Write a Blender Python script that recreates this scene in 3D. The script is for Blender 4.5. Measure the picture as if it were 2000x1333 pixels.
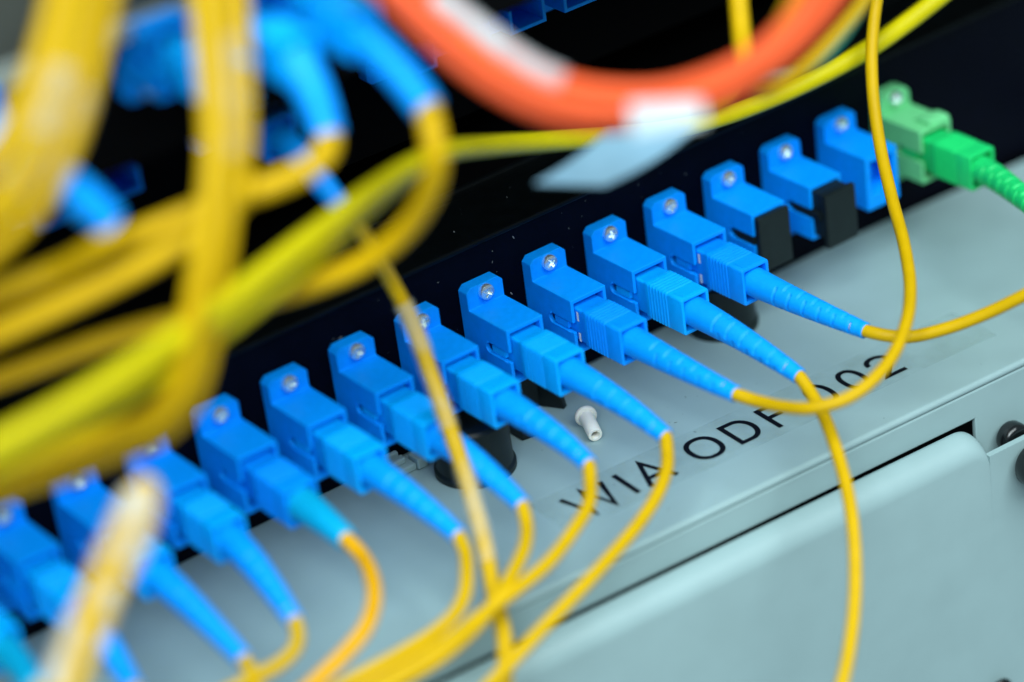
import bpy, bmesh, math, random
from mathutils import Vector, Matrix, Euler

for o in list(bpy.data.objects):
    bpy.data.objects.remove(o, do_unlink=True)
S = 0.001                      # everything below is written in millimetres
scene = bpy.context.scene
col = scene.collection

# ------------------------------------------------------------------ camera
cam = bpy.data.cameras.new('camera')
cam.lens = 110.3; cam.sensor_width = 36.0; cam.sensor_fit = 'HORIZONTAL'
cam.clip_start = 0.02; cam.clip_end = 20.0
cam.dof.use_dof = True
cam.dof.focus_distance = 0.660
cam.dof.aperture_fstop = 4.35
camo = bpy.data.objects.new('camera', cam); col.objects.link(camo)
camo.location = (-0.329064, -0.490467, 0.312799)
camo.rotation_euler = (1.058126, 0.120558, -0.644744)
scene.camera = camo

# ------------------------------------------------------------------ world and lamps
world = bpy.data.worlds.new('World'); scene.world = world
world.use_nodes = True
bg = world.node_tree.nodes['Background']
bg.inputs['Color'].default_value = (0.52, 0.70, 0.82, 1)
bg.inputs['Strength'].default_value = 0.32

def area(name, loc, target, size, power, color):
    l = bpy.data.lights.new(name, 'AREA'); l.shape = 'RECTANGLE'
    l.size, l.size_y = size; l.energy = power; l.color = color
    o = bpy.data.objects.new(name, l); col.objects.link(o)
    o.location = loc
    o.rotation_euler = (Vector(target) - Vector(loc)).to_track_quat('-Z', 'Y').to_euler()
    return o
area('ceiling_lamp', (-0.30, -1.05, 1.45), (0, -0.03, 0), (2.0, 1.2), 63.0, (0.86, 0.98, 1.0))
area('left_fill', (-1.05, -0.95, 1.1), (-0.05, -0.03, 0), (0.7, 0.7), 12.0, (0.82, 0.95, 1.0))  # added fill to lift the left-facing sides, not a lamp that is seen

scene.view_settings.view_transform = 'Standard'
scene.view_settings.look = 'None'
scene.view_settings.exposure = 0.0
scene.view_settings.gamma = 1.0
scene.view_settings.use_curve_mapping = False
scene.render.engine = 'CYCLES'

# ------------------------------------------------------------------ data: spline points (mm)
PATHS = {
 'A4': [[37.6,-60.0,-8.9],[39.0,-63.8,-9.1],[43.1,-67.1,-10.1],[48.8,-72.5,-8.5],[54.4,-78.2,-5.4],[59.6,-84.2,-1.1],[64.3,-89.8,3.3]],
 'A6': [[2.5,-60.0,-8.3],[4.1,-64.1,-8.9],[5.5,-71.1,-8.2],[7.6,-78.0,-6.6],[13.7,-82.0,-5.2],[23.7,-81.4,-3.1],[33.7,-76.5,-0.8],[43.5,-68.0,0.7],[52.7,-56.7,3.6],[60.2,-45.3,7.6],[67.3,-34.4,14.6],[72.7,-27.2,22.4],[78.1,-21.7,29.7],[83.3,-18.4,37.8],[87.6,-16.8,44.3]],
 'A5': [[19.1,-60.0,-11.5],[18.6,-63.7,-13.5],[16.2,-70.2,-15.2],[11.8,-78.8,-18.1],[7.2,-86.7,-22.2],[2.4,-93.3,-26.5],[-2.5,-98.7,-31.3],[-7.9,-103.7,-35.8],[-14.9,-109.1,-40.4],[-21.4,-113.1,-44.6]],
 'A7': [[-14.5,-58.0,-11.2],[-16.3,-60.5,-12.7],[-19.7,-64.4,-13.6],[-25.5,-68.4,-15.1],[-32.8,-71.6,-16.7],[-42.9,-75.3,-17.8],[-54.9,-78.4,-19.8],[-66.8,-80.6,-22.4],[-77.7,-82.4,-25.4],[-87.2,-84.4,-27.5]],
 'A8': [[-33.7,-58.0,-8.8],[-35.7,-60.7,-10.6],[-40.0,-65.5,-11.8],[-46.9,-68.9,-13.4],[-55.6,-72.2,-14.7],[-64.3,-73.9,-15.4],[-72.3,-74.7,-16.2],[-83.1,-76.3,-16.9],[-94.0,-75.6,-18.4],[-103.9,-73.5,-20.6]],
 'A9': [[-50.4,-58.0,-10.3],[-51.9,-61.0,-12.2],[-55.7,-65.7,-12.9],[-61.0,-69.7,-13.7],[-67.3,-73.1,-14.8],[-74.7,-75.4,-17.1],[-84.8,-76.8,-18.9],[-96.6,-75.6,-20.5],[-107.3,-72.9,-22.6]],
 'A10': [[-65.7,-58.0,-9.9],[-66.7,-61.2,-11.6],[-69.6,-65.5,-12.6],[-73.2,-69.5,-14.1],[-77.5,-71.8,-15.5],[-83.3,-72.7,-16.5],[-91.9,-73.0,-17.0],[-101.1,-71.8,-18.1],[-111.4,-71.9,-18.0]],
 'A11': [[-83.9,-47.0,-6.6],[-83.6,-51.2,-8.4],[-86.0,-58.2,-8.9],[-89.9,-64.4,-9.8],[-94.9,-68.7,-11.0],[-100.3,-70.4,-12.5],[-107.0,-71.3,-14.3],[-114.5,-71.9,-16.4]],
 'A12': [[-103.1,-57.0,-10.9],[-104.3,-59.7,-12.0],[-107.0,-62.5,-12.7],[-111.5,-63.9,-13.1],[-117.3,-64.2,-13.0],[-124.4,-63.9,-13.4]],
 'A13': [[-115.5,-58.0,-12.7],[-116.0,-61.3,-14.0],[-117.7,-65.1,-15.2],[-120.9,-68.6,-17.4]],
 'A14': [[-137.1,-56.0,-8.9],[-138.0,-59.3,-10.7],[-140.1,-63.1,-12.2]],
 'YG': [[112.4,-17.6,34.6],[103.0,-16.6,30.9],[93.8,-15.5,27.7],[83.1,-15.4,25.6],[69.5,-13.6,23.3],[56.6,-11.5,22.0],[42.9,-10.5,22.4],[27.0,-11.5,25.9],[9.7,-15.2,32.2],[-8.8,-19.9,39.8],[-26.1,-27.6,48.2],[-43.3,-37.9,57.0],[-57.3,-47.1,62.3],[-72.0,-55.9,65.6],[-87.6,-62.8,66.6],[-104.7,-69.3,66.7],[-120.0,-73.6,65.9],[-134.1,-76.9,65.5],[-149.0,-78.8,64.6],[-162.6,-78.8,63.6],[-171.9,-78.6,63.1]],
 'YG2': [[117.6,-12.1,31.6],[108.1,-11.1,27.8],[98.8,-9.9,24.6],[88.0,-9.8,22.5],[74.3,-7.9,20.0],[61.2,-5.7,18.7],[47.5,-4.7,19.1],[31.4,-5.6,22.6],[14.0,-9.2,28.9],[-4.7,-13.8,36.5],[-22.1,-21.5,44.9],[-39.4,-31.9,53.4],[-53.5,-41.5,58.1],[-68.3,-50.6,60.6],[-84.0,-58.1,60.8],[-101.3,-64.9,60.2],[-116.7,-69.1,59.4],[-131.1,-72.4,59.0],[-146.1,-74.1,58.1],[-159.9,-74.0,57.0],[-169.3,-73.7,56.5]],
 'V1': [[-97.4,-55.7,116.9],[-101.4,-60.7,107.6],[-105.0,-65.4,99.0],[-109.4,-70.0,89.8],[-114.1,-72.7,81.1],[-118.4,-74.2,72.8],[-121.9,-74.6,64.6],[-125.0,-73.7,56.7],[-128.7,-70.1,50.3],[-134.2,-63.5,46.6],[-142.1,-54.4,42.3],[-151.9,-44.4,37.5]],
 'V3': [[-92.0,-52.8,114.2],[-96.7,-58.4,103.3],[-100.8,-63.3,93.9],[-105.2,-66.9,84.3],[-109.9,-69.7,75.4],[-113.8,-70.4,66.5],[-117.1,-70.0,57.7],[-120.2,-68.7,50.5],[-124.2,-64.9,44.1],[-129.6,-58.7,39.9],[-138.4,-48.4,34.4],[-149.7,-36.6,28.8]],
 'V2': [[-87.2,-49.4,111.7],[-93.2,-56.4,99.5],[-98.1,-61.9,90.5],[-102.6,-65.0,83.6],[-108.4,-65.7,78.8],[-115.8,-63.3,75.2],[-125.3,-59.3,71.8],[-135.4,-54.8,68.8],[-147.9,-48.9,65.4]],
 'L1': [[-113.7,-56.9,123.8],[-119.2,-58.9,115.4],[-125.4,-61.5,107.4],[-131.6,-63.7,100.3],[-137.9,-63.8,93.9],[-145.0,-62.5,88.9],[-152.4,-60.3,85.0]],
 'L2': [[-119.6,-59.5,126.5],[-125.0,-61.5,118.2],[-131.3,-64.0,110.4],[-137.8,-65.7,103.4],[-144.7,-65.4,97.2],[-151.3,-63.7,93.3]],
 'L3': [[-120.4,-51.9,124.8],[-126.3,-54.8,116.8],[-132.4,-56.9,109.6],[-138.9,-58.3,103.3],[-146.1,-58.1,98.6]],
 'U1': [[-69.1,-74.9,87.1],[-70.6,-77.8,85.3],[-71.9,-79.8,81.1],[-72.5,-77.4,73.7],[-74.5,-71.1,64.8],[-79.7,-64.2,57.9],[-88.4,-57.1,53.9],[-99.0,-51.1,52.5],[-109.5,-47.1,52.4],[-120.8,-42.8,51.9],[-133.2,-38.3,50.6],[-144.7,-34.3,49.4]],
 'U2': [[-83.5,-64.6,84.3],[-85.7,-67.7,83.6],[-89.8,-68.7,82.2],[-96.2,-66.8,80.8],[-104.2,-62.6,79.3],[-114.1,-57.8,77.0],[-124.9,-52.6,74.2],[-135.9,-47.5,71.0],[-145.1,-43.2,68.4]],
 'U3': [[-98.3,-57.1,85.2],[-98.8,-58.6,82.4],[-103.1,-66.9,82.2],[-105.2,-63.5,77.1],[-109.2,-56.4,71.5],[-118.6,-52.1,68.9],[-130.4,-46.4,65.8],[-143.9,-40.1,62.1]],
 'R1': [[-59.7,-26.5,45.8],[-57.2,-25.8,41.1],[-54.4,-25.1,34.6],[-50.8,-23.2,26.6],[-49.2,-25.3,18.8],[-49.6,-30.4,8.7],[-51.7,-38.1,-0.8],[-55.3,-47.5,-8.2],[-60.2,-57.9,-14.2],[-64.6,-65.9,-20.2],[-68.5,-73.4,-25.2],[-73.2,-78.8,-29.6],[-77.4,-81.8,-34.1]],
 'U4': [[-126.0,-61.9,83.7],[-127.0,-62.6,81.8],[-128.9,-59.4,78.5],[-133.0,-52.7,74.3],[-139.6,-49.4,72.8],[-146.9,-45.8,71.1]],
 'H': [[-168.1,-88.8,18.5],[-160.4,-85.9,26.4],[-151.7,-82.5,33.7],[-143.9,-79.5,39.7],[-138.8,-77.0,42.4],[-136.1,-75.7,42.9],[-136.1,-77.5,42.2],[-139.3,-80.9,40.1],[-145.9,-85.4,37.2],[-153.9,-89.0,32.2],[-161.6,-92.2,26.0],[-167.2,-94.6,21.0]],
 'OR1': [[-73.8,-67.6,114.0],[-69.8,-74.0,108.2],[-67.1,-80.9,102.6],[-64.2,-87.6,97.5],[-60.2,-94.4,93.1],[-55.5,-100.5,90.5],[-49.6,-106.6,89.3],[-42.9,-112.1,89.7],[-36.3,-116.4,91.6],[-29.9,-119.8,94.9],[-23.3,-121.7,98.6],[-17.0,-122.7,103.1],[-12.3,-123.1,107.1]],
 'OR2': [[-72.4,-56.9,110.9],[-68.6,-64.1,105.8],[-66.2,-70.9,100.1],[-63.8,-77.6,94.4],[-60.1,-84.8,89.2],[-55.7,-91.4,85.7],[-50.5,-97.2,84.0],[-43.9,-102.9,83.9],[-37.7,-107.8,84.8],[-31.0,-112.2,86.8],[-24.3,-115.5,90.4],[-17.3,-117.1,94.9],[-10.4,-117.8,100.6],[-6.7,-117.9,104.0]],
 'OR3': [[-66.5,-65.3,110.1],[-62.8,-72.5,105.0],[-59.7,-79.2,100.1],[-56.7,-85.8,95.1],[-52.5,-92.5,91.2],[-47.4,-98.4,89.4],[-40.5,-103.5,88.4],[-34.1,-108.2,89.7],[-28.0,-112.0,92.1],[-21.4,-114.0,95.5],[-15.8,-114.7,99.8],[-11.8,-114.6,104.0]],
 'YL': [[32.4,-81.3,80.3],[24.9,-82.0,75.9],[17.1,-83.2,72.7],[9.7,-84.2,70.1],[2.0,-85.6,68.7],[-4.6,-87.6,69.5],[-9.6,-90.3,72.8],[-12.7,-93.4,77.5],[-14.0,-98.8,84.5],[-12.6,-103.5,91.2],[-9.3,-107.5,100.7]],
 'YB': [[25.9,-43.8,72.7],[22.3,-47.7,67.5],[18.4,-52.5,62.6],[14.5,-57.2,59.9],[8.3,-62.4,58.4],[0.6,-65.5,58.5],[-6.3,-63.4,59.0],[-15.2,-61.0,62.1],[-26.8,-58.1,67.5],[-37.3,-54.5,75.0],[-44.4,-49.4,83.8],[-50.0,-44.0,92.7],[-53.3,-39.8,99.8]],
 'TL': [[39.7,-69.9,73.7],[31.6,-70.1,65.4],[24.8,-69.1,60.4],[19.4,-66.8,58.5],[13.9,-63.4,58.2],[7.8,-59.9,57.6],[-1.0,-56.7,57.8],[-10.3,-52.8,58.7],[-21.1,-48.3,63.1],[-30.1,-43.8,69.4],[-37.5,-38.6,78.0],[-42.8,-32.3,86.4],[-45.2,-26.4,92.9]],
 'TAG1': [[-53.6,-112.1,93.5],[-43.8,-119.1,92.5],[-45.5,-121.3,89.7],[-55.6,-114.9,89.5]],
 'TAG2': [[-21.6,-60.9,60.1],[-9.4,-72.0,59.5],[-32.4,-72.5,56.8],[-41.3,-63.3,57.8]],
 'TAG3': [[-66.2,-86.4,109.5],[-55.6,-104.5,96.8],[-57.8,-102.9,95.1],[-68.7,-85.5,106.4]],
 'A15': [[-154.3,-53.4,-1.1],[-155.6,-58.3,-1.3],[-158.0,-63.0,-2.6]],
 'A0': [[91.7,-57.2,-4.2],[91.2,-63.0,-5.1],[91.7,-69.9,-6.7]],
}

# ------------------------------------------------------------------ materials
def mat(name, color, rough=0.45, spec=0.5, metal=0.0, vary=0.06, scale=600.0, bump=0.0, bump_scale=3000.0, coat=0.0, alpha_mix=None, sss=0.0):
    m = bpy.data.materials.new(name); m.use_nodes = True
    nt = m.node_tree; b = nt.nodes['Principled BSDF']
    b.inputs['Metallic'].default_value = metal
    b.inputs['Specular IOR Level'].default_value = spec
    tc = nt.nodes.new('ShaderNodeTexCoord')
    n = nt.nodes.new('ShaderNodeTexNoise'); n.inputs['Scale'].default_value = scale; n.inputs['Detail'].default_value = 4
    nt.links.new(tc.outputs['Object'], n.inputs['Vector'])
    r = nt.nodes.new('ShaderNodeMapRange')
    r.inputs['To Min'].default_value = 1 - vary; r.inputs['To Max'].default_value = 1 + vary
    r.inputs['From Min'].default_value = 0.3; r.inputs['From Max'].default_value = 0.7
    nt.links.new(n.outputs['Fac'], r.inputs['Value'])
    mx = nt.nodes.new('ShaderNodeVectorMath'); mx.operation = 'SCALE'
    mx.inputs[0].default_value = color[:3]
    nt.links.new(r.outputs['Result'], mx.inputs['Scale'])
    nt.links.new(mx.outputs['Vector'], b.inputs['Base Color'])
    rr = nt.nodes.new('ShaderNodeMapRange')
    rr.inputs['To Min'].default_value = max(0.02, rough - 0.06); rr.inputs['To Max'].default_value = min(1, rough + 0.06)
    nt.links.new(n.outputs['Fac'], rr.inputs['Value']); nt.links.new(rr.outputs['Result'], b.inputs['Roughness'])
    if bump:
        n2 = nt.nodes.new('ShaderNodeTexNoise'); n2.inputs['Scale'].default_value = bump_scale; n2.inputs['Detail'].default_value = 3
        nt.links.new(tc.outputs['Object'], n2.inputs['Vector'])
        bp = nt.nodes.new('ShaderNodeBump'); bp.inputs['Strength'].default_value = bump; bp.inputs['Distance'].default_value = 0.0001
        nt.links.new(n2.outputs['Fac'], bp.inputs['Height']); nt.links.new(bp.outputs['Normal'], b.inputs['Normal'])
    if coat: b.inputs['Coat Weight'].default_value = coat; b.inputs['Coat Roughness'].default_value = 0.15
    if sss:
        b.inputs['Subsurface Weight'].default_value = sss; b.inputs['Subsurface Scale'].default_value = 0.0006
        b.inputs['Subsurface Radius'].default_value = (0.3, 0.6, 1.0)
    if alpha_mix is not None:
        out = nt.nodes['Material Output']
        tr = nt.nodes.new('ShaderNodeBsdfTransparent'); ms = nt.nodes.new('ShaderNodeMixShader')
        n3 = nt.nodes.new('ShaderNodeTexNoise'); n3.inputs['Scale'].default_value = 130.0; n3.inputs['Detail'].default_value = 1
        nt.links.new(tc.outputs['Object'], n3.inputs['Vector'])
        r3 = nt.nodes.new('ShaderNodeMapRange'); r3.inputs['From Min'].default_value = 0.35; r3.inputs['From Max'].default_value = 0.65
        r3.inputs['To Min'].default_value = alpha_mix[0]; r3.inputs['To Max'].default_value = alpha_mix[1]
        nt.links.new(n3.outputs['Fac'], r3.inputs['Value']); nt.links.new(r3.outputs['Result'], ms.inputs['Fac'])
        nt.links.new(tr.outputs['BSDF'], ms.inputs[1]); nt.links.new(b.outputs['BSDF'], ms.inputs[2])
        nt.links.new(ms.outputs['Shader'], out.inputs['Surface'])
    return m

M = dict(
    blue=mat('blue_plastic', (0.0, 0.29, 0.97), 0.5, 0.15, vary=0.05, bump=0.12, bump_scale=2500),
    plug=mat('light_blue_plastic', (0.0, 0.40, 1.0), 0.42, 0.25, vary=0.04, bump=0.08, bump_scale=2500),
    plug2=mat('mid_blue_plastic', (0.0, 0.30, 0.98), 0.45, 0.22, vary=0.05, bump=0.1, bump_scale=2500),
    boot=mat('blue_rubber', (0.0, 0.33, 1.0), 0.5, 0.22, vary=0.05, bump=0.15, bump_scale=1800),
    teal=mat('teal_rubber', (0.0, 0.40, 0.72), 0.48, 0.3, vary=0.05),
    green=mat('pale_green_plastic', (0.15, 0.60, 0.25), 0.45, 0.4, vary=0.05, bump=0.1),
    green2=mat('green_plastic', (0.01, 0.58, 0.15), 0.42, 0.4, vary=0.05, bump=0.1),
    yellow=mat('yellow_jacket', (0.58, 0.352, 0.001), 0.45, 0.16, vary=0.05, scale=250, bump=0.04, bump_scale=900),
    amber=mat('amber_jacket', (0.70, 0.34, 0.002), 0.45, 0.18, vary=0.05, scale=250),
    lime=mat('yellow_green_jacket', (0.54, 0.455, 0.001), 0.45, 0.18, vary=0.05, scale=250, bump=0.04, bump_scale=900),
    orange=mat('orange_jacket', (0.80, 0.098, 0.022), 0.45, 0.2, vary=0.05, scale=250),
    tealcord=mat('teal_jacket', (0.01, 0.22, 0.16), 0.42, 0.45, vary=0.05, scale=250),
    paint=mat('grey_paint', (0.275, 0.395, 0.405), 0.42, 0.4, vary=0.035, scale=90, bump=0.12, bump_scale=1500),
    navy=mat('black_painted_steel', (0.0006, 0.0009, 0.0045), 0.5, 0.06, vary=0.25, scale=300, bump=0.15, bump_scale=2500),
    sheet=mat('satin_black_sheet', (0.0012, 0.0022, 0.0025), 0.45, 0.14, vary=0.25, scale=300, bump=0.1, bump_scale=2500),
    black=mat('black_plastic', (0.006, 0.011, 0.012), 0.42, 0.3, vary=0.2, bump=0.15, bump_scale=1500),
    blackgloss=mat('black_gloss_plastic', (0.006, 0.008, 0.009), 0.2, 0.5, vary=0.2),
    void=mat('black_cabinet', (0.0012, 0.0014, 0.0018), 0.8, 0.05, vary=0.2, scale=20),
    olive=mat('dark_grey_steel', (0.055, 0.06, 0.05), 0.5, 0.4, vary=0.15, scale=120),
    pale=mat('pale_steel', (0.26, 0.29, 0.26), 0.45, 0.5, vary=0.1, scale=120),
    steel=mat('bright_steel', (0.84, 0.92, 0.91), 0.27, 0.7, metal=0.88, vary=0.05),
    white=mat('white_plastic', (0.74, 0.73, 0.66), 0.5, 0.4, vary=0.04, sss=0.2),
    chalk=mat('white_mark', (0.66, 0.74, 0.74), 0.5, 0.4),
    bore=mat('tan_bore', (0.30, 0.17, 0.07), 0.7, 0.2),
    ink=mat('black_ink', (0.002, 0.0025, 0.005), 0.6, 0.15, vary=0.1),
    tape=mat('clear_label_tape', (0.40, 0.54, 0.53), 0.22, 0.5, vary=0.08, scale=60, alpha_mix=(0.02, 0.22)),
    wrap=mat('frosted_wrap_label', (0.74, 0.74, 0.62), 0.38, 0.4, alpha_mix=(0.02, 0.30)),
    wrap2=mat('white_wrap_label', (0.66, 0.70, 0.70), 0.38, 0.4, alpha_mix=(0.0, 0.55)),
    band=mat('thin_white_wrap', (0.60, 0.66, 0.68), 0.4, 0.3, alpha_mix=(0.35, 0.75)),
    tag=mat('white_label_tag', (0.46, 0.53, 0.56), 0.4, 0.3, vary=0.06, scale=100),
    tagblue=mat('pale_blue_label_tag', (0.21, 0.38, 0.50), 0.35, 0.5, vary=0.12, scale=60),
    dust=mat('pale_dust', (0.25, 0.27, 0.27), 0.8, 0.2),
)

# ------------------------------------------------------------------ mesh helpers
def mesh(name, verts, faces, m, smooth=False):
    me = bpy.data.meshes.new(name)
    me.from_pydata([(v[0]*S, v[1]*S, v[2]*S) for v in verts], [], faces)
    me.materials.append(m)
    bm = bmesh.new(); bm.from_mesh(me); bmesh.ops.recalc_face_normals(bm, faces=bm.faces); bm.to_mesh(me); bm.free()
    if smooth:
        me.polygons.foreach_set('use_smooth', [True]*len(me.polygons))
    return me

def obj(name, me, parent=None, loc=(0, 0, 0), bevel=0.0, seg=2):
    o = bpy.data.objects.new(name, me); col.objects.link(o)
    if parent: o.parent = parent
    o.location = Vector(loc)*S
    if bevel:
        b = o.modifiers.new('bevel', 'BEVEL'); b.width = bevel*S; b.segments = seg
        b.limit_method = 'ANGLE'; b.angle_limit = math.radians(40); b.harden_normals = False
    return o

def empty(name, loc=(0, 0, 0), rz=0.0):
    o = bpy.data.objects.new(name, None); col.objects.link(o)
    o.empty_display_size = 0.005; o.location = Vector(loc)*S; o.rotation_euler = (0, 0, rz)
    return o

def tag(o, label, cat, group=None):
    o['label'] = label; o['category'] = cat
    if group: o['group'] = group
    return o

def box(x0, x1, y0, y1, z0, z1):
    v = [(x, y, z) for x in (x0, x1) for y in (y0, y1) for z in (z0, z1)]
    f = [(0, 1, 3, 2), (4, 6, 7, 5), (0, 4, 5, 1), (2, 3, 7, 6), (0, 2, 6, 4), (1, 5, 7, 3)]
    return v, f

def join(*parts):
    V, F = [], []
    for v, f in parts:
        n = len(V); V += list(v); F += [tuple(i+n for i in q) for q in f]
    return V, F

def prism(poly, axis, a, b):
    """extrude a 2-D polygon; axis 'x': poly=(y,z), 'y': poly=(x,z), 'z': poly=(x,y)"""
    def p3(p, t):
        return {'x': (t, p[0], p[1]), 'y': (p[0], t, p[1]), 'z': (p[0], p[1], t)}[axis]
    n = len(poly)
    V = [p3(p, a) for p in poly] + [p3(p, b) for p in poly]
    F = [tuple(range(n)), tuple(range(2*n-1, n-1, -1))] + [(i, (i+1) % n, n+(i+1) % n, n+i) for i in range(n)]
    return V, F

def lathe(profile, axis='y', seg=32, center=(0, 0, 0), closed_ends=True):
    """profile: (radius, t) along the axis"""
    V, F = [], []
    for r, t in profile:
        for k in range(seg):
            a = 2*math.pi*k/seg; c, s = r*math.cos(a), r*math.sin(a)
            p = {'y': (c, t, s), 'z': (c, s, t), 'x': (t, c, s)}[axis]
            V.append((p[0]+center[0], p[1]+center[1], p[2]+center[2]))
    for i in range(len(profile)-1):
        for k in range(seg):
            a, b = i*seg+k, i*seg+(k+1) % seg
            F.append((a, b, b+seg, a+seg))
    if closed_ends:
        F.append(tuple(range(seg))[::-1]); F.append(tuple(range(len(V)-seg, len(V))))
    return V, F

def boolean(me_a, me_b, op):
    a = bpy.data.objects.new('a', me_a); b = bpy.data.objects.new('b', me_b)
    col.objects.link(a); col.objects.link(b)
    md = a.modifiers.new('m', 'BOOLEAN'); md.operation = op; md.object = b; md.solver = 'EXACT'
    dg = bpy.context.evaluated_depsgraph_get(); dg.update()
    r = bpy.data.meshes.new_from_object(a.evaluated_get(dg))
    bpy.data.objects.remove(a); bpy.data.objects.remove(b)
    return r

# ------------------------------------------------------------------ splines and tubes
def catmull(pts, step=1.6):
    P = [Vector(p) for p in pts]
    P = [P[0]*2-P[1]] + P + [P[-1]*2-P[-2]]
    out = []
    for i in range(1, len(P)-2):
        p0, p1, p2, p3 = P[i-1:i+3]
        t0 = 0.0; t1 = t0+(p1-p0).length**0.5; t2 = t1+(p2-p1).length**0.5; t3 = t2+(p3-p2).length**0.5
        n = max(2, int((p2-p1).length/step))
        for j in range(n):
            t = t1+(t2-t1)*j/n
            A1 = p0*((t1-t)/(t1-t0))+p1*((t-t0)/(t1-t0)); A2 = p1*((t2-t)/(t2-t1))+p2*((t-t1)/(t2-t1)); A3 = p2*((t3-t)/(t3-t2))+p3*((t-t2)/(t3-t2))
            B1 = A1*((t2-t)/(t2-t0))+A2*((t-t0)/(t2-t0)); B2 = A2*((t3-t)/(t3-t1))+A3*((t-t1)/(t3-t1))
            out.append(B1*((t2-t)/(t2-t1))+B2*((t-t1)/(t2-t1)))
    out.append(P[-2].copy())
    return out

def hermite(a, ta, b, tb, n):
    a, ta, b, tb = Vector(a), Vector(ta), Vector(b), Vector(tb)
    L = (b-a).length; ta = ta.normalized()*L; tb = tb.normalized()*L
    r = []
    for i in range(n+1):
        t = i/n
        r.append(a*(2*t**3-3*t*t+1)+ta*(t**3-2*t*t+t)+b*(-2*t**3+3*t*t)+tb*(t**3-t*t))
    return r

def sweep(path, radius, seg=14, cap=True):
    """radius: number or f(arc_fraction, arc_mm, angle) -> r"""
    n = len(path); T = []
    for i in range(n):
        T.append((path[min(i+1, n-1)]-path[max(i-1, 0)]).normalized())
    up = Vector((0, 0, 1))
    N = (up-T[0]*up.dot(T[0])).normalized() if abs(T[0].z) < 0.95 else Vector((1, 0, 0)).cross(T[0]).normalized()
    arc = [0.0]
    for i in range(1, n): arc.append(arc[-1]+(path[i]-path[i-1]).length)
    V, F = [], []
    for i in range(n):
        N = (N-T[i]*N.dot(T[i])).normalized(); B = T[i].cross(N)
        for k in range(seg):
            a = 2*math.pi*k/seg
            r = radius(arc[i]/arc[-1], arc[i], a) if callable(radius) else radius
            V.append(tuple(path[i]+(N*math.cos(a)+B*math.sin(a))*r))
    for i in range(n-1):
        for k in range(seg):
            a, b = i*seg+k, i*seg+(k+1) % seg
            F.append((a, b, b+seg, a+seg))
    if cap:
        F.append(tuple(range(seg))[::-1]); F.append(tuple(range(len(V)-seg, len(V))))
    return V, F

def extend(P, start=False):
    # carry the cable on past the frame
    P = [Vector(p) for p in P]
    d = (P[-1]-P[-2]).normalized()
    e = P[-1]; P += [e+d*35, e+d*80+Vector((0, 0, -1)), e+d*140+Vector((0, 0, -4))]
    if start:
        d = (P[0]-P[1]).normalized(); b = P[0].copy()
        P = [b+d*140, b+d*80, b+d*35] + P
    return P

def subpath(path, a, b):
    n = len(path)-1
    return path[int(a*n):int(b*n)+1]

# ================================================================== THE SETTING
v, f = box(-900, 900, 160, 165, -500, 700)
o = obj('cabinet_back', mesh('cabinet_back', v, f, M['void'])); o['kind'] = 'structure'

# ------------------------------------------------------------------ black distribution panel
t = tag(empty('patch_bay', (0, 0, -27.8)), 'long black steel patch panel carrying the slanted front row of adapters', 'patch panel')
def pp(name, vf, m, bevel=0.0):
    v, f = vf; o = obj(name, mesh(name, [(a, b, c+27.8) for a, b, c in v], f, M[m]), t, bevel=bevel); return o
pp('face_plate', box(-260, 300, 0.0, 1.6, -27.7, 12.2), 'navy', 0.3)
pp('top_cover', prism([(-1.0, 12.4), (-1.0, 13.6), (17.5, 13.9), (17.5, 12.4)], 'x', -260, 300), 'sheet', 0.35)
pp('rear_lip', prism([(17.6, 12.4), (17.6, 15.6), (19.0, 15.9), (19.0, 12.4)], 'x', -260, 300), 'sheet', 0.45)
pp('housing', box(-260, 300, 19.2, 150, -27.0, 12.0), 'void')

# dust on the black steel
random.seed(5)
V, F = [], []
for i in range(70):
    if i < 55:
        x = random.gauss(-8, 38); z = random.uniform(-14, 11); p = Vector((x, -0.06, z)); nrm = 'y'
    else:
        x = random.gauss(-15, 30); y = random.uniform(1, 16); p = Vector((x, y, 13.95)); nrm = 'z'
    r = random.choice((0.035, 0.045, 0.05, 0.06, 0.09)); L = r*random.choice((1, 1, 1, 1, 1.3, 4)); a = random.uniform(0, 3.14)
    c, s = math.cos(a), math.sin(a); n = len(V)
    for dx, dy in ((-L, -r), (L, -r), (L, r), (-L, r)):
        q = (dx*c-dy*s, dx*s+dy*c)
        V.append((p.x+q[0], p.y, p.z+q[1]) if nrm == 'y' else (p.x+q[0], p.y+q[1], p.z))
    V.append((p.x, p.y-0.06, p.z) if nrm == 'y' else (p.x, p.y, p.z+0.06))
    F += [(n, n+1, n+4), (n+1, n+2, n+4), (n+2, n+3, n+4), (n+3, n, n+4)]
o = obj('dust', mesh('dust', V, F, M['dust'])); o['kind'] = 'stuff'
tag(o, 'fine pale dust specks on the black panel', 'dust')

# ------------------------------------------------------------------ grey slide-out tray
TRZ = math.radians(-3.2)
tray = tag(empty('tray', (0, -65.2, -28), TRZ), 'pale grey painted steel tray under the plugs with a lip and front door', 'tray')
def quarter(cy, cz, r, a0, a1, n=8):
    return [(cy+r*math.cos(math.radians(a0+(a1-a0)*i/n)), cz+r*math.sin(math.radians(a0+(a1-a0)*i/n))) for i in range(n+1)]
# top plate with a softly rolled front edge
prof = [(70, 0.0)] + [(70, -1.2)] + [(0.6, -1.2)] + quarter(0.9, -0.9, 0.9, 225, 90, 6)
o = obj('top_plate', mesh('top_plate', *prism(prof, 'x', -240, 260), M['paint']), tray)
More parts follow.
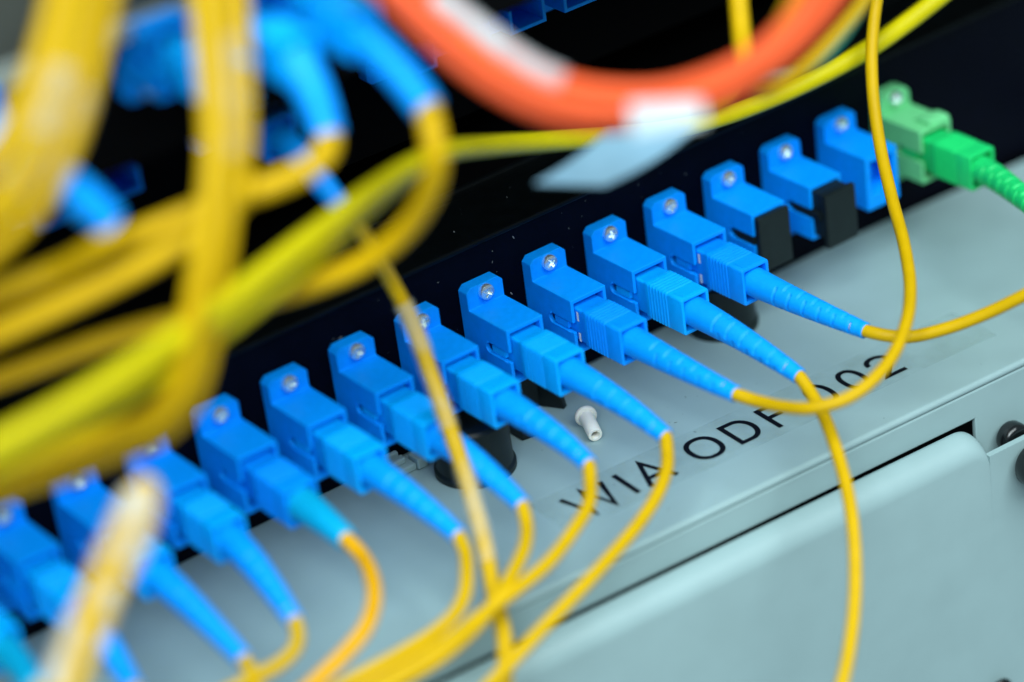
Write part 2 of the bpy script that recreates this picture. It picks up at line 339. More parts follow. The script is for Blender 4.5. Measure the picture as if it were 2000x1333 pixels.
# vertical front strip, with an ear on the right that hangs lower
ear = [(-240, -1.85), (260, -1.85), (260, -30), (59.0, -30), (59.0, -8.6), (-240, -8.6)]
o = obj('front_strip', mesh('front_strip', *prism(ear, 'y', 0.15, 1.35), M['paint']), tray, bevel=0.3)
o = obj('gap_shade_plate', mesh('gap_shade_plate', *prism([(-240, -9), (58, -9), (58, -60), (-240, -60)], 'y', 3.0, 4.0), M['void']), tray)  # added black sheet, stands in for the shade in the gap above the door
o = obj('gap_shade_plate', mesh('gap_shade_plate', *prism([(-240, -1.25), (260, -1.25), (260, -8.9), (-240, -8.9)], 'y', 1.5, 2.6), M['void']), tray)  # second added sheet, its black colour makes the seam under the top plate look shaded
o = obj('side_wall', mesh('side_wall', *box(150, 152.5, 6, 68, 0.02, 14), M['paint']), tray, bevel=0.8, seg=3)
# front door: rolled top edge, rounded right corner
R = 5.0
nseg = 10; V, F = [], []
xs = [-240, -120, 0, 30, 46] + [51 + 5.2*math.sin(math.radians(a)) for a in range(0, 91, 10)]
drop = [0, 0, 0, 0, 0] + [5.2*(1-math.cos(math.radians(a)))*0.75 for a in range(0, 91, 10)]
prof = [(-0.9, -40), (-0.9, -9.4), (-1.2, -8.5), (-1.6, -8.1)]
prof += [(-2.4-R*math.sin(math.radians(a)), -13.0+R*math.cos(math.radians(a))) for a in range(0, 91, 9)]
prof += [(-7.4, -40), (-7.4, -160)]
for x, d in zip(xs, drop):
    for (y, z) in prof:
        zz = z-d if z > -39 else z
        V.append((x, y, zz))
m_ = len(prof)
for i in range(len(xs)-1):
    for j in range(m_-1):
        a = i*m_+j; F.append((a, a+1, a+m_+1, a+m_))
F.append(tuple(range((len(xs)-1)*m_, len(xs)*m_))); F.append(tuple(range(m_))[::-1])
door = obj('front_door', mesh('front_door', V, F, M['paint'], smooth=True), tray)
md = door.modifiers.new('e', 'EDGE_SPLIT'); md.split_angle = math.radians(50)
o = obj('door_wing', mesh('door_wing', *prism([(56.15, -13.4), (260, -12.6), (260, -160), (56.15, -160)], 'y', -7.39, -5.9), M['paint']), tray)
def knob(name, x, y, z, r, L, parent, m='blackgloss'):
    pr = [(r*0.45, 0), (r*0.45, -1.2), (r*0.92, -1.4), (r, -2.0), (r, -L+1.0), (r*0.9, -L+0.25), (r*0.78, -L), (r*0.55, -L-0.02), (r*0.5, -L+0.35), (0.01, -L+0.35)]
    v, f = lathe(pr, 'y', 36); o = obj(name, mesh(name, v, f, M[m], smooth=True), parent, (x, y, z))
    e = o.modifiers.new('e', 'EDGE_SPLIT'); e.split_angle = math.radians(35); return o
knob('thumb_screw', 66.2, -7.4, -18.5, 5.0, 6.5, tray)
knob('thumb_screw', 66.5, 0.1, -15.2, 3.6, 5.0, tray)
knob('thumb_screw', 54.6, -7.42, -72.0, 2.6, 2.5, tray)

# clear tape label with black lettering
lab = tag(empty('tape_label', (0, -65.2, -28), TRZ), 'clear adhesive tape label printed WIA ODF 002 on the grey tray', 'label')
random.seed(2)
def sheet(pts, z0, z1): return prism(pts, 'z', z0, z1)
obj('tape', mesh('tape', *sheet([(-36, 13.2), (24, 12.6), (76, 12.2), (76.3, 16), (75.8, 26.4), (26, 27.2), (-35.6, 27.8)], 0.03, 0.10), M['tape']), lab)
def stroke(pts, w, closed=False, z=0.125):
    P = [Vector((p[0], p[1], 0)) for p in pts]; n = len(P); V, F = [], []
    for i in range(n):
        a = P[(i-1) % n] if (closed or i > 0) else P[i]
        b = P[(i+1) % n] if (closed or i < n-1) else P[i]
        d1 = (P[i]-a).normalized() if (P[i]-a).length > 1e-6 else (b-P[i]).normalized()
        d2 = (b-P[i]).normalized() if (b-P[i]).length > 1e-6 else d1
        n1 = Vector((-d1.y, d1.x, 0)); n2 = Vector((-d2.y, d2.x, 0)); nn = (n1+n2)
        nn = n1 if nn.length < 0.2 else nn.normalized()
        k = w/2/max(0.42, nn.dot(n1))
        for s in (1, -1):
            q = P[i]+nn*k*s; V.append((q.x, q.y, z))
    m = n if closed else n-1
    for i in range(m):
        a, b = 2*i, 2*((i+1) % n); F.append((a, a+1, b+1, b))
    return V, F
def oval(cx, cy, rx, ry, n=40, p=2.3):
    r = []
    for i in range(n):
        a = 2*math.pi*i/n; c, s = math.cos(a), math.sin(a)
        r.append((cx+rx*math.copysign(abs(c)**(2/p), c), cy+ry*math.copysign(abs(s)**(2/p), s)))
    return r
def letter(ch, x0, w, yb, h, sw=1.2):
    yt = yb+h; L = []
    X = lambda t: x0+w*t
    Y = lambda t: yb+h*t
    if ch == 'W': L = [stroke([(X(0), yt), (X(.26), yb), (X(.5), yt), (X(.76), yb), (X(1), yt)], sw)]
    elif ch == 'I': L = [stroke([(X(.5), yb), (X(.5), yt)], sw)]
    elif ch == 'A': L = [stroke([(X(0), yb), (X(.5), yt), (X(1), yb)], sw), stroke([(X(.19), Y(.33)), (X(.81), Y(.33))], sw, z=0.132)]
    elif ch in 'O0': L = [stroke(oval(X(.5), Y(.5), w/2-sw/2, h/2-sw/2+0.1), sw, True)]
    elif ch == 'D':
        arc = [(X(.48)+w*.48*math.sin(math.radians(a))**.9, Y(.5)+(h/2-sw/2)*math.cos(math.radians(a))) for a in range(0, 181, 12)]
        L = [stroke([(x0+sw/2, Y(1)-sw/2)]+arc+[(x0+sw/2, Y(0)+sw/2)], sw, True)]
    elif ch == 'F': L = [stroke([(X(1), yt-sw/2), (x0+sw/2, yt-sw/2), (x0+sw/2, yb)], sw), stroke([(x0+sw/2, Y(.52)), (X(.86), Y(.52))], sw, z=0.132)]
    elif ch == '2':
        arc = [(X(.5)-w*.45*math.cos(math.radians(a)), Y(.73)+h*.225*math.sin(math.radians(a))) for a in range(-10, 181, 12)]
        L = [stroke(arc+[(X(.86), Y(.58)), (X(.5), Y(.3)), (X(.12), Y(.06)), (X(.1), Y(.045)), (X(1), Y(.045))], sw)]
    return join(*L)
for ch, x0, w, yb in (('W', -30.2, 9.9, 15.6), ('I', -17.2, 0.8, 15.6), ('A', -13.6, 6.6, 15.6), ('O', -0.9, 8.0, 15.4), ('D', 9.4, 6.6, 15.3), ('F', 19.0, 5.2, 15.1), ('0', 30.7, 5.9, 15.0), ('0', 39.4, 5.9, 14.9), ('2', 47.8, 5.6, 14.8)):
    obj('letter', mesh('letter', *letter(ch, x0, w, yb, 9.1), M['ink']), lab)

# lint and scratches lying on the tray
random.seed(11); V, F = [], []
for i in range(60):
    x = random.uniform(-55, 75); y = random.uniform(2, 58)
    a = random.uniform(0, 6.28); L = random.choice((0.1, 0.12, 0.15, 0.2, 0.7)); r = 0.045; n = len(V); b = random.uniform(-.5, .5)
    for j in range(4):
        aa = a+b*j; V.append((x-r*math.sin(aa), y+r*math.cos(aa), 0.14)); V.append((x+r*math.sin(aa), y-r*math.cos(aa), 0.14)); V.append((x, y, 0.2))
        x += L/3*math.cos(aa); y += L/3*math.sin(aa)
    for j in range(3):
        q = n+3*j; F += [(q, q+3, q+5, q+2), (q+1, q+2, q+5, q+4)]
o = obj('lint', mesh('lint', V, F, M['olive'])); o.location = Vector((0, -65.2, -28))*S; o.rotation_euler.z = TRZ
o['kind'] = 'stuff'; tag(o, 'sparse dark lint and grit lying on the grey tray', 'lint')

# ================================================================== ADAPTERS
W, H, FT, FZ, CH, BL = 4.7, 13.0, 3.13, 4.94, 1.1, 16.26
def adapter_mesh(m, key=False, rnd=False, shut=False):
    def fl(s):
        if rnd: return [(W, FZ-2.6), (W*.93, FZ-1.3), (W*.72, FZ-.35), (W*.4, FZ+.1), (-W*.4, FZ+.1), (-W*.72, FZ-.35), (-W*.93, FZ-1.3), (-W, FZ-2.6)]
        return [(W, FZ-CH), (W-CH, FZ), (-W+CH, FZ), (-W, FZ-CH)]
    top = fl(1); bot = [(x, -H-z) for x, z in reversed(top)]
    outer = prism([(x, z) for x, z in top]+[(x, z) for x, z in bot], 'y', 0, -FT)
    a = mesh('a', *outer, m)
    body = prism([(W, 0), (-W, 0), (-W, -H), (W, -H)], 'y', -FT+1.5, -BL)
    a = boolean(a, mesh('b', *body, m), 'UNION')
    if key:
        a = boolean(a, mesh('b', *prism([(-BL+0.05, -0.6), (-BL+0.05, 0.9), (-BL+1.2, 1.25), (-BL+4.6, 1.25), (-BL+5.6, -0.6)], 'x', -1.6, W-0.05), m), 'UNION')
    wl = 1.35 if shut else 0.82
    zt, zb = (-1.5, -H+3.6) if shut else (-wl-.15, -H+wl)
    cav = prism([(W-wl, zt), (-W+wl, zt), (-W+wl, zb), (W-wl, zb)], 'y', -4.4, -BL-1)
    a = boolean(a, mesh('b', *cav, m), 'DIFFERENCE')
    cy, r = -9.2, 1.13; zc = -6.49
    sl = [(-BL-1, zc-r), (-BL-1, zc+r)] + [(cy+r*math.sin(math.radians(q)), zc+r*math.cos(math.radians(q))) for q in range(0, 181, 20)]
    if not shut: a = boolean(a, mesh('b', *prism(sl, 'x', -W-1, W+1), m), 'DIFFERENCE')
    a.name = 'adapter_housing'; a.materials.clear(); a.materials.append(m)
    return a
BUMP = mesh('latch_bump', *prism([(-BL+0.05, 0.02), (-BL+0.05, 0.8), (-BL+1.0, 1.15), (-BL+3.6, 1.15), (-BL+6.2, 0.02)], 'x', -1.2, W-0.1), M['green'])
AD = {'blue': adapter_mesh(M['blue']), 'shut': adapter_mesh(M['blue'], shut=True), 'green': adapter_mesh(M['green'], False, True)}
# slot rim: a slim raised bead round the rear end of the slot
def rim():
    pts = [Vector((-W-0.02, -9.2+1.3*math.sin(math.radians(q)), -6.49+1.3*math.cos(math.radians(q)))) for q in range(15, 181, 15)]
    pts += [Vector((-W-0.02, -9.2-3-k, -6.49-1.3)) for k in range(0, 4)]
    return mesh('slot_rim', *sweep(pts, 0.17, 8), M['blue'], True)
RIM = rim()
SLEEVE = mesh('sleeve', *join(lathe([(2.2, -4.3), (2.2, -11), (1.5, -11), (1.5, -4.3)], 'y', 24, (0, 0, -6.5))), M['blue'], True)
# pan-head screw with a cross recess
sv = lathe([(1.75, 0.0), (1.78, -0.3), (1.76, -0.75), (1.62, -1.0), (1.3, -1.14), (0.7, -1.22), (0.01, -1.24)], 'y', 32)
scr = mesh('s', *sv, M['steel'])
cross = join(prism([(-1.12, -.3), (1.12, -.3), (1.12, .3), (-1.12, .3)], 'y', -0.4, -2))
scr = boolean(scr, mesh('c', *cross, M['steel']), 'DIFFERENCE')
cross = prism([(-.3, -1.12), (.3, -1.12), (.3, 1.12), (-.3, 1.12)], 'y', -0.4, -2)
SCREW = boolean(scr, mesh('c', *cross, M['steel']), 'DIFFERENCE'); SCREW.name = 'screw'
for p in SCREW.polygons: p.use_smooth = True
def adapter(loc, kind, label, group, screws=(True, False), rot=0.0):
    e = tag(empty('fiber_adapter', loc), label, 'fiber adapter', group)
    obj('housing', AD[kind], e, bevel=0.16)
    if kind == 'blue': obj('slot_rim', RIM, e)
    elif kind == 'green': obj('latch_bump', BUMP, e, bevel=0.3)
    obj('ferrule_sleeve', SLEEVE, e)
    for up, on in zip((True, False), screws):
        if on:
            s = obj('screw', SCREW, e, (0, -FT-0.02, 2.9 if up else -H-2.9))
            s.rotation_euler = (0, rot, 0)
            md = s.modifiers.new('e', 'EDGE_SPLIT'); md.split_angle = math.radians(32)
    return e

PITCH = 16.606
GA = 'blue adapters screwed along the front row'
ALAB = {
    6: 'pale green adapter with rounded flange at the far right end of the row',
    5: 'empty blue adapter with open socket beside the green adapter',
    4: 'blue adapter with a black dust plug beside the empty adapter',
    3: 'blue adapter with a black dust plug beside the last plugged blue adapter',
    2: 'rightmost blue adapter that holds a blue plug',
    1: 'blue adapter second from the right among those holding a blue plug',
    0: 'sharply focused blue adapter holding the plug with white marks',
    -1: 'blue adapter whose plug boot tip ends above the letter A',
    -2: 'blue adapter partly covered by the taped yellow cord across its screw',
    -3: 'blue adapter directly left of the taped yellow cord',
    -4: 'blue adapter just right of the teal boot one',
    -5: 'blue adapter holding the plug with a short teal boot and amber cord',
    -6: 'blurred blue adapter just left of the teal boot one',
    -7: 'blurred blue adapter whose screw touches the yellow green cable edge',
    -8: 'blurred blue adapter cut by the left edge of the picture',
    -9: 'blue adapter at the lower left corner holding a teal booted plug'}
random.seed(8)
for k in range(-9, 7):
    adapter((k*PITCH+random.uniform(-.12, .12), -0.04, random.uniform(-.1, .1)+(0.7 if k == 6 else 0.5 if k == 5 else 0)), 'green' if k == 6 else 'shut' if k == 5 else 'blue', ALAB[k], GA if k < 6 else None, rot=random.uniform(0, 1.5))

# ================================================================== PATCH CORDS
PW, PT, PB, PLEN = 3.72, -1.88, -10.49, 31.1
PCZ = (PT+PB)/2
def plug_mesh(m):
    hw, hh = PW, (PT-PB)/2
    def ring(d, ins, c=0.6):
        w, h = hw-ins, hh-ins; pts = []
        for sx, sz, a0 in ((1, 1, 0), (-1, 1, 90), (-1, -1, 180), (1, -1, 270)):
            for q in (0, 30, 60, 90):
                a = math.radians(a0+q); pts.append((sx*(w-c)+c*math.cos(a), sz*(h-c)+c*math.sin(a)))
        return pts, d
    st = [(13.0, .30), (18.2, .30), (18.75, 0.02), (19.7, 0.0), (19.9, 0.0)]
    d = 20.0
    for i in range(6):
        st += [(d, .36), (d+.36, .36), (d+.52, -.05), (d+.82, -.05)]; d += 1.02
    st += [(d-.02, .22), (d+.28, .22), (d+.42, 0.0), (PLEN-.22, 0.0), (PLEN-.05, .07), (PLEN, .2)]
    rings = [ring(a, b) for a, b in st] + [ring(PLEN, .62, .35), ring(PLEN-.12, .78, .3), ring(PLEN-6.0, .85, .3)]
    V, F = [], []
    for pts, dd in rings: V += [(x, -dd, z+PCZ) for x, z in pts]
    for i in range(len(rings)-1):
        for j in range(16):
            a, b = i*16+j, i*16+(j+1) % 16; F.append((a, b, b+16, a+16))
    F.append(tuple(range(16))[::-1]); F.append(tuple(range(len(V)-16, len(V))))
    key = box(-PW-.78, -PW+.05, -14.2, -9.7, -7.25, -5.75)
    top = box(-2.6, 2.6, -30.3, -27.5, PT-.05, PT+.09)
    return mesh('connector_housing', *join((V, F), key, top), m, True)
PLUG = {n: plug_mesh(M[n]) for n in ('plug', 'plug2', 'green2', 'blue')}
MARK = {}
for i, (z0, z1) in enumerate(((-5.1, -2.9), (-10.0, -7.9))):
    MARK[i] = mesh('white_mark', *box(-PW+.20, -PW+.33-.12, -17.0, -16.32, z0, z1), M['chalk'])

def boot_radius(L, r0, r1, seed, smooth_mm=7.0, rcable=1.35):
    def f(t, s, a):
        r = r0+(r1-r0)*min(1, max(0, (s-3.0)/(L-3.0)))**1.2
        if s > L-1.6: return r1*1.02
        u = s-smooth_mm
        if u > 0:
            i = int(u/1.9); fr = u/1.9-i
            if fr < 0.32 and i < int((L-smooth_mm-1.6)/1.9)+1:
                off = (seed*.7)+(math.pi/2 if i % 2 else 0)
                if abs(math.sin(a-off)) < 0.70: r -= 0.68 if s < L*.6 else 0.60
        return r
    return f

def patch_cord(label, group, x, y0, z0, plug, boot, cable, pts, rc=1.35, r0=3.25, r1=1.75, smooth_mm=7.0, step=1.4, marks=False, seed=0, extra_label=None, name='patch_cable', origin_d=0):
    """plug seated in an adapter at (x, y0, z0 = top of adapter body); pts[0] is the tip of the boot"""
    e = tag(empty(name, (x, y0, z0)), label, 'patch cord', group)
    o = Vector((x, y0, z0))
    hs = obj('connector_housing', PLUG[plug], e)
    md = hs.modifiers.new('e', 'EDGE_SPLIT'); md.split_angle = math.radians(31)
    if marks:
        for i in MARK: obj('white_mark', MARK[i], hs)
    P = [Vector(p)-o for p in pts]
    a = Vector((0, -26.0, PCZ)); d_end = (P[1]-P[0])*0.5+(P[0]-Vector((0, -PLEN, PCZ)))*0.35
    bp = hermite(a, (0, -1, 0), P[0], d_end, 230)
    L = sum((bp[i+1]-bp[i]).length for i in range(len(bp)-1))
    V, F = sweep(bp, boot_radius(L, r0, r1, seed, smooth_mm+5, rc), 48)
    obj('boot', mesh('boot', V, F, M[boot], True), e)
    inner = [bp[i] for i in range(84, 230, 12)]
    path = catmull(inner+extend(P), step)
    obj('cable', mesh('cable', *sweep(path, rc, 18), M[cable], True), e)
    return e, catmull(inner+P, step)

GP = 'blue plugs with yellow cords in the front row'
Q = PATHS
def front(k, key, label, **kw):
    d = dict(plug='plug', boot='boot', cable='yellow', seed=k)
    d.update(kw)
    return patch_cord(label, GP, k*PITCH, -0.04, 0.0, d.pop('plug'), d.pop('boot'), d.pop('cable'), Q[key], **d)
front(2, 'A4', 'blue plug with slotted boot whose yellow cord runs off the right edge', plug='plug2', marks=True)
front(1, 'A5', 'bright blue plug with slotted boot whose yellow cord drops over the tray edge')
front(0, 'A6', 'blue plug with white marks whose yellow cord loops up past the green adapter', plug='plug2', marks=True)
front(-1, 'A7', 'blue plug whose yellow cord falls across the letter A of the label')
front(-2, 'A8', 'blue plug whose yellow cord falls across the letter W of the label')
front(-3, 'A9', 'blue plug right behind the taped yellow cord above the round black grommet')
front(-4, 'A10', 'blue plug just right of the teal booted plug, its boot tip touching the taped cord')
front(-5, 'A11', 'dark blue plug with short teal boot and amber cord curving down', plug='blue', boot='teal', cable='amber', smooth_mm=30, r0=3.5, r1=2.3, rc=1.5)
front(-6, 'A12', 'blurred blue plug just left of the teal booted amber cord')
front(-7, 'A13', 'blurred blue plug whose boot emerges right of the taped yellow loop at the bottom')
front(-8, 'A14', 'blurred blue plug whose boot tip shows left of centre at the bottom edge')
front(-9, 'A15', 'teal booted plug at the lower left corner', boot='teal', smooth_mm=30, r0=3.2, r1=2.3)
# green plug
ge, gpath = patch_cord('green plug with green boot in the pale green adapter at far right', None, 6*PITCH, -0.04, 0.7, 'green2', 'green2', 'yellow', Q['A0'], seed=2, r0=3.1, r1=2.3, smooth_mm=4)

# dust plugs
def dust_plug(k, dout, label):
    e = tag(empty('dust_plug', (k*PITCH, -0.04, 0)), label, 'dust plug', 'black dust plugs in adapters')
    obj('stem', mesh('stem', *box(-3.7, 3.7, -dout+0.4, -9, -H+1.1, -1.15), M['black']), e, bevel=0.2)
    obj('plate', mesh('plate', *box(-4.25, 4.55, -dout-1.5, -dout, -H-0.9, -0.75), M['black']), e, bevel=0.35)
    for s in (-1, 1):
        obj('side_tab', mesh('side_tab', *box(s*4.05-.5, s*4.05+.5, -dout+.3, -10.2, -7.35, -5.62), M['black']), e, bevel=0.1)
    return e
dust_plug(3, 16.6, 'black square dust plug pushed fully into the blue adapter next to the plugged one')
dust_plug(4, 19.6, 'black square dust plug sitting half out of the blue adapter')

# ------------------------------------------------------------------ things lying on the tray
# white ferrule cap
e = tag(empty('ferrule_cap', (-7.8, -22.6, -26.3), 0), 'small white plastic ferrule cap lying on the grey tray', 'cap')
a0, a1 = Vector((1.5, 3.7, 0.5)), Vector((-1.65, -3.75, -0.1))
def along(prof, m, name):
    V, F = lathe(prof, 'z', 36, closed_ends=False)
    q = (a1-a0).to_track_quat('Z', 'Y'); V = [tuple(a0+q @ Vector(p)) for p in V]
    return mesh(name, V, F, m, True)
Lc = (a1-a0).length
o = obj('shell', along([(0.01, 0), (2.1, 0.0), (2.35, .15), (2.4, .4), (2.4, .85), (2.25, 1.05), (1.72, 1.12), (1.66, 1.4), (1.6, 4), (1.56, Lc-.2), (1.42, Lc), (.92, Lc), (.82, Lc-.25), (.80, Lc-3.2)], M['white'], 'shell'), e)
md = o.modifiers.new('e', 'EDGE_SPLIT'); md.split_angle = math.radians(50)
obj('bore', along([(.80, Lc-3.2), (0.01, Lc-3.2)], M['bore'], 'bore'), e)
# round black grommets
def grommet(x, y, r, h, label):
    V, F = lathe([(r*1.06, 0.02), (r*1.06, 1.2), (r, 1.8), (r*.985, h*.55), (r*1.0, h*.62), (r*1.0, h-.6), (r*.92, h), (r*.6, h), (r*.58, h-3), (0.01, h-3)], 'z', 48)
    o = obj('grommet', mesh('grommet', V, F, M['black'], True), loc=(x, y, -27.9)); md = o.modifiers.new('e', 'EDGE_SPLIT'); md.split_angle = math.radians(30)
    return tag(o, label, 'grommet', 'round black grommets under the plugs')
grommet(-33.0, -15.4, 8.2, 12.5, 'round black rubber grommet on the tray behind the taped yellow cord')
grommet(40.5, -3.5-5, 7.6, 12.5, 'round black grommet under the rightmost blue plug')
# folded black bracket
e = tag(empty('bracket', (-11, -10, -27.9)), 'folded black plastic bracket on the tray behind the white ferrule cap', 'bracket')
obj('upright', mesh('upright', *prism([(-3.2, 0), (8.5, 0), (7.2, 10.5), (-1.0, 10.5)], 'x', 4.0, 5.6), M['black']), e, bevel=0.25).rotation_euler = (0, 0, 0.5)
obj('web', mesh('web', *prism([(-4.0, 0), (4.5, 0), (4.5, 10.2), (-2.6, 10.2)], 'y', 4.2, 5.6), M['black']), e, bevel=0.25)
obj('foot', mesh('foot', *prism([(-9.0, -4.6), (-4.4, -5.4), (-3.2, -2.0), (-3.2, 5), (-9.0, 5)], 'z', 0.05, 3.4), M['black']), e, bevel=0.3)
# grey clip
e = tag(empty('cable_clip', (-46.0, -2.6, -27.9)), 'small grey plastic clip on the tray left of the black grommet', 'clip')
obj('base', mesh('base', *box(-6, 4, -4.2, 1.4, 0.05, 1.6), M['paint']), e, bevel=0.3)
obj('ridge', mesh('ridge', *box(-6, 2.6, -2.6, -1.4, 1.65, 3.0), M['paint']), e, bevel=0.3)
obj('ridge', mesh('ridge', *box(-6, 2.6, 0, 1.2, 1.65, 3.4), M['paint']), e, bevel=0.3)
obj('latch', mesh('latch', *box(4.05, 6.6, -4.8, -1.2, 0.05, 2.6), M['paint']), e, bevel=0.3)

# ================================================================== UPPER UNITS
# recessed panel with its own row of adapters
t = tag(empty('patch_bay', (0, 24.4, 20)), 'dark recessed panel above the front row holding unlit blue adapters', 'patch panel')
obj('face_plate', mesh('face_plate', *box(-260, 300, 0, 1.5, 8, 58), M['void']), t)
RP, RX, RZ = 14.2, -17.9, 63.0
RL = {3: 'dim blue empty adapter peeking out at the top edge left of the yellow cord',
      2: 'dim blue empty adapter above the white wrap on the orange coil',
      1: 'dim blue empty adapter seen behind the orange coil',
      0: 'empty blue adapter with open socket beside the orange coil',
      -1: 'unlit blue adapter hidden behind the upper blue plug',
      -2: 'unlit blue adapter right of the recessed plugged one',
      -3: 'blue adapter in the dark recess holding the plug of the taped cord',
      -4: 'unlit blue adapter behind the thick vertical yellow cords',
      -5: 'unlit blue adapter in the dark gap left of the vertical yellow cords',
      -6: 'dim blue adapter at the left behind the slanted yellow cords'}
for k in (-6, -5, -3, 0, 1, 2, 3):
    adapter((RX+RP*k, 24.3, RZ), 'blue', RL[k], 'unlit blue adapters in the dark recess', screws=(False, False))
e, rpath = patch_cord('yellow cord with frosted tape wrap hanging down across the front row, blue boot', None, RX-3*RP, 24.3, RZ, 'plug2', 'boot', 'yellow', Q['R1'], rc=1.6, r0=3.1, r1=2.1, seed=1)
n = len(rpath)
def wrap(parent, path, a, b, r, lab='tape_wrap', m='wrap', flag=0.0):
    sp = subpath(path, a, b); V, F = sweep(sp, r, 18, cap=False)
    return obj(lab, mesh(lab, V, F, M[m], True), parent)

# upper unit: dark grey panel with bright lip
t = tag(empty('patch_bay', (-60, -22.9, 84)), 'dark grey steel panel with pale lip and holes at the upper left', 'patch panel')
hole = mesh('p', *box(-150, 360, 0, 1.5, 4, 70), M['olive'])
for hx in (-58, -31, -4, 23):
    hole = boolean(hole, mesh('h', *lathe([(2.0, -1), (2.0, 3)], 'y', 24, (hx, 0, 30)), M['olive']), 'DIFFERENCE')
hole.materials.clear(); hole.materials.append(M['olive'])
obj('face_plate', hole, t)
obj('pale_lip', mesh('pale_lip', *box(-150, -24, -10.0, -6.0, 15.5, 19.5), M['pale']), t, bevel=0.8, seg=3)
obj('lip_web', mesh('lip_web', *box(-150, -24, -9.4, -8.2, 19.6, 40), M['olive']), t, bevel=0.3)
obj('shade_casing', mesh('shade_casing', *box(-150, 360, 1.6, 120, -13, 80), M['void']), t)  # added bulk of the upper unit, brought low to shade the recessed adapters
UP, UX, UZ = 13.4, -69.4, 102.8
UL = ['upper blue adapter nearest the orange coil', 'upper blue adapter behind the thick vertical yellow cords',
      'upper blue adapter between the slanted and the vertical yellow cords', 'upper blue adapter behind the slanted yellow cords']
UC = ['upper blue plug nearest the orange coil, its yellow cord bending down past the lime cable',
      'upper blue plug with curved boot whose yellow cord turns back to the left',
      'upper blue plug partly behind the thick vertical yellow cords',
      'blurred blue boot at the left whose yellow cord bends to the left edge']
for i in range(4):
    ux = UX-UP*(i+(1.9 if i == 3 else 0))
    adapter((ux, -23.0, UZ), 'blue', UL[i], 'upper blue adapters', screws=(False, True))
    patch_cord(UC[i], 'upper blue plugs with yellow cords', ux, -27.5, UZ, 'plug', 'boot', 'yellow', Q['U%d' % (i+1)], rc=2.1, r0=3.7, r1=2.8, seed=i, smooth_mm=8)

# ================================================================== LOOSE CABLES
def cable(key, label, m, r, cat='cable', group=None, wraps=(), name='fiber_cable', wm='wrap'):
    pts = [Vector(p) for p in Q[key]]; o0 = pts[-1].copy()
    e = tag(empty(name, o0), label, cat, group)
    base = catmull([p-o0 for p in pts], 2.0)
    path = catmull(extend([p-o0 for p in pts], True), 2.0)
    obj('jacket', mesh('jacket', *sweep(path, r, 20), M[m], True), e)
    for a, b, rr in wraps:
        wrap(e, base, a, b, rr, m=wm)
    return e
wrap(e, rpath, 0.43, 0.60, 2.15); wrap(e, rpath, 0.615, 0.80, 2.15)
cable('YG', 'thick yellow green cable sweeping from upper right to lower left', 'lime', 2.05)
cable('YG2', 'yellow green cable running just below the thick sweeping one at the left', 'lime', 1.95)
GV = 'thick yellow cords hanging at the upper left'
cable('V1', 'left cord of the vertical yellow bundle', 'yellow', 2.05, 'cable', GV)
cable('V3', 'right cord of the vertical yellow bundle with frosted wrap', 'yellow', 2.05, 'cable', GV, wraps=((0.10, 0.27, 2.5),))
cable('V2', 'yellow cord leaving the vertical bundle toward the left edge', 'yellow', 2.05, 'cable', GV, wraps=((0.10, 0.20, 2.5),))
GL = 'slanted yellow cords in the upper left corner'
cable('L1', 'rightmost slanted yellow cord in the upper left corner', 'yellow', 2.15, 'cable', GL, wraps=((0.42, 0.62, 2.4),))
cable('L2', 'middle slanted yellow cord in the upper left corner', 'yellow', 2.15, 'cable', GL, wraps=((0.40, 0.66, 2.4),))
cable('L3', 'leftmost slanted yellow cord in the upper left corner', 'yellow', 2.15, 'cable', GL)
cable('H', 'yellow cord loop with frosted tape wraps at the lower left', 'yellow', 1.7, 'cable', None, wraps=((0.06, 0.20, 2.3), (0.26, 0.45, 2.3), (0.55, 0.72, 2.3), (0.76, 0.92, 2.3)), wm='wrap2')
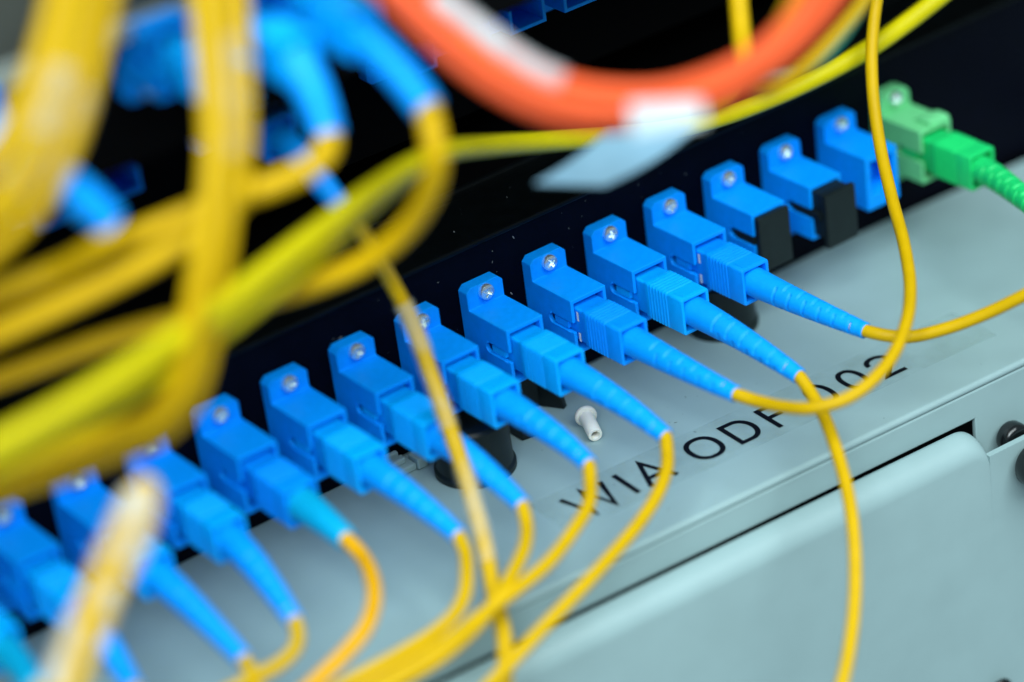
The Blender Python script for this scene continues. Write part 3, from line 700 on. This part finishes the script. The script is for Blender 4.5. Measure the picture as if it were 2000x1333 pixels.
GO = 'orange cords of the coil at the top'
cable('OR1', 'front orange cord of the coil at the top', 'orange', 1.55, 'cable', GO)
cable('OR2', 'lower orange cord of the coil resting on the lime cable', 'orange', 1.55, 'cable', GO)
cable('OR3', 'upper orange cord of the coil with a white wrap label', 'orange', 1.55, 'cable', GO, wraps=((0.12, 0.42, 2.15),), wm='band')
cable('YL', 'thin yellow cord hooked round the right side of the orange coil', 'yellow', 1.15)
cable('YB', 'yellow cord rising behind the orange coil to the top edge', 'yellow', 1.9)
cable('TL', 'thin teal cord behind the right side of the orange coil', 'tealcord', 1.1)

# label tags on the coil
def tagsheet(key, label, m, sag=1.0):
    c = [Vector(p) for p in Q[key]]; o0 = c[3].copy(); c = [p-o0 for p in c]
    nrm = (c[1]-c[0]).cross(c[3]-c[0]).normalized(); V, F = [], []; nu, nv = 12, 8
    for s in (0, 0.25):
        for i in range(nu+1):
            for j in range(nv+1):
                u, w = i/nu, j/nv
                p = (c[0]*(1-u)+c[1]*u)*(1-w)+(c[3]*(1-u)+c[2]*u)*w
                p = p+nrm*(sag*math.sin(math.pi*w)*(0.6+.4*u)+s); V.append(tuple(p))
    N = (nu+1)*(nv+1)
    for i in range(nu):
        for j in range(nv):
            a = i*(nv+1)+j; q = (a, a+1, a+nv+2, a+nv+1); F.append(q); F.append(tuple(N+k for k in reversed(q)))
    border = [i*(nv+1) for i in range(nu+1)]+[nu*(nv+1)+j for j in range(1, nv+1)]+[i*(nv+1)+nv for i in range(nu-1, -1, -1)]+[j for j in range(nv-1, 0, -1)]
    for a, b in zip(border, border[1:]+border[:1]): F.append((a, b, b+N, a+N))
    o = obj('label_tag', mesh('label_tag', V, F, M[m], True), loc=o0)
    md = o.modifiers.new('e', 'EDGE_SPLIT'); md.split_angle = math.radians(40)
    return tag(o, label, 'label tag')
tagsheet('TAG1', 'white paper tag stuck across the orange coil', 'tag', 0.8)
tagsheet('TAG2', 'pale blue label flag hanging below the orange coil', 'tagblue', 1.2)
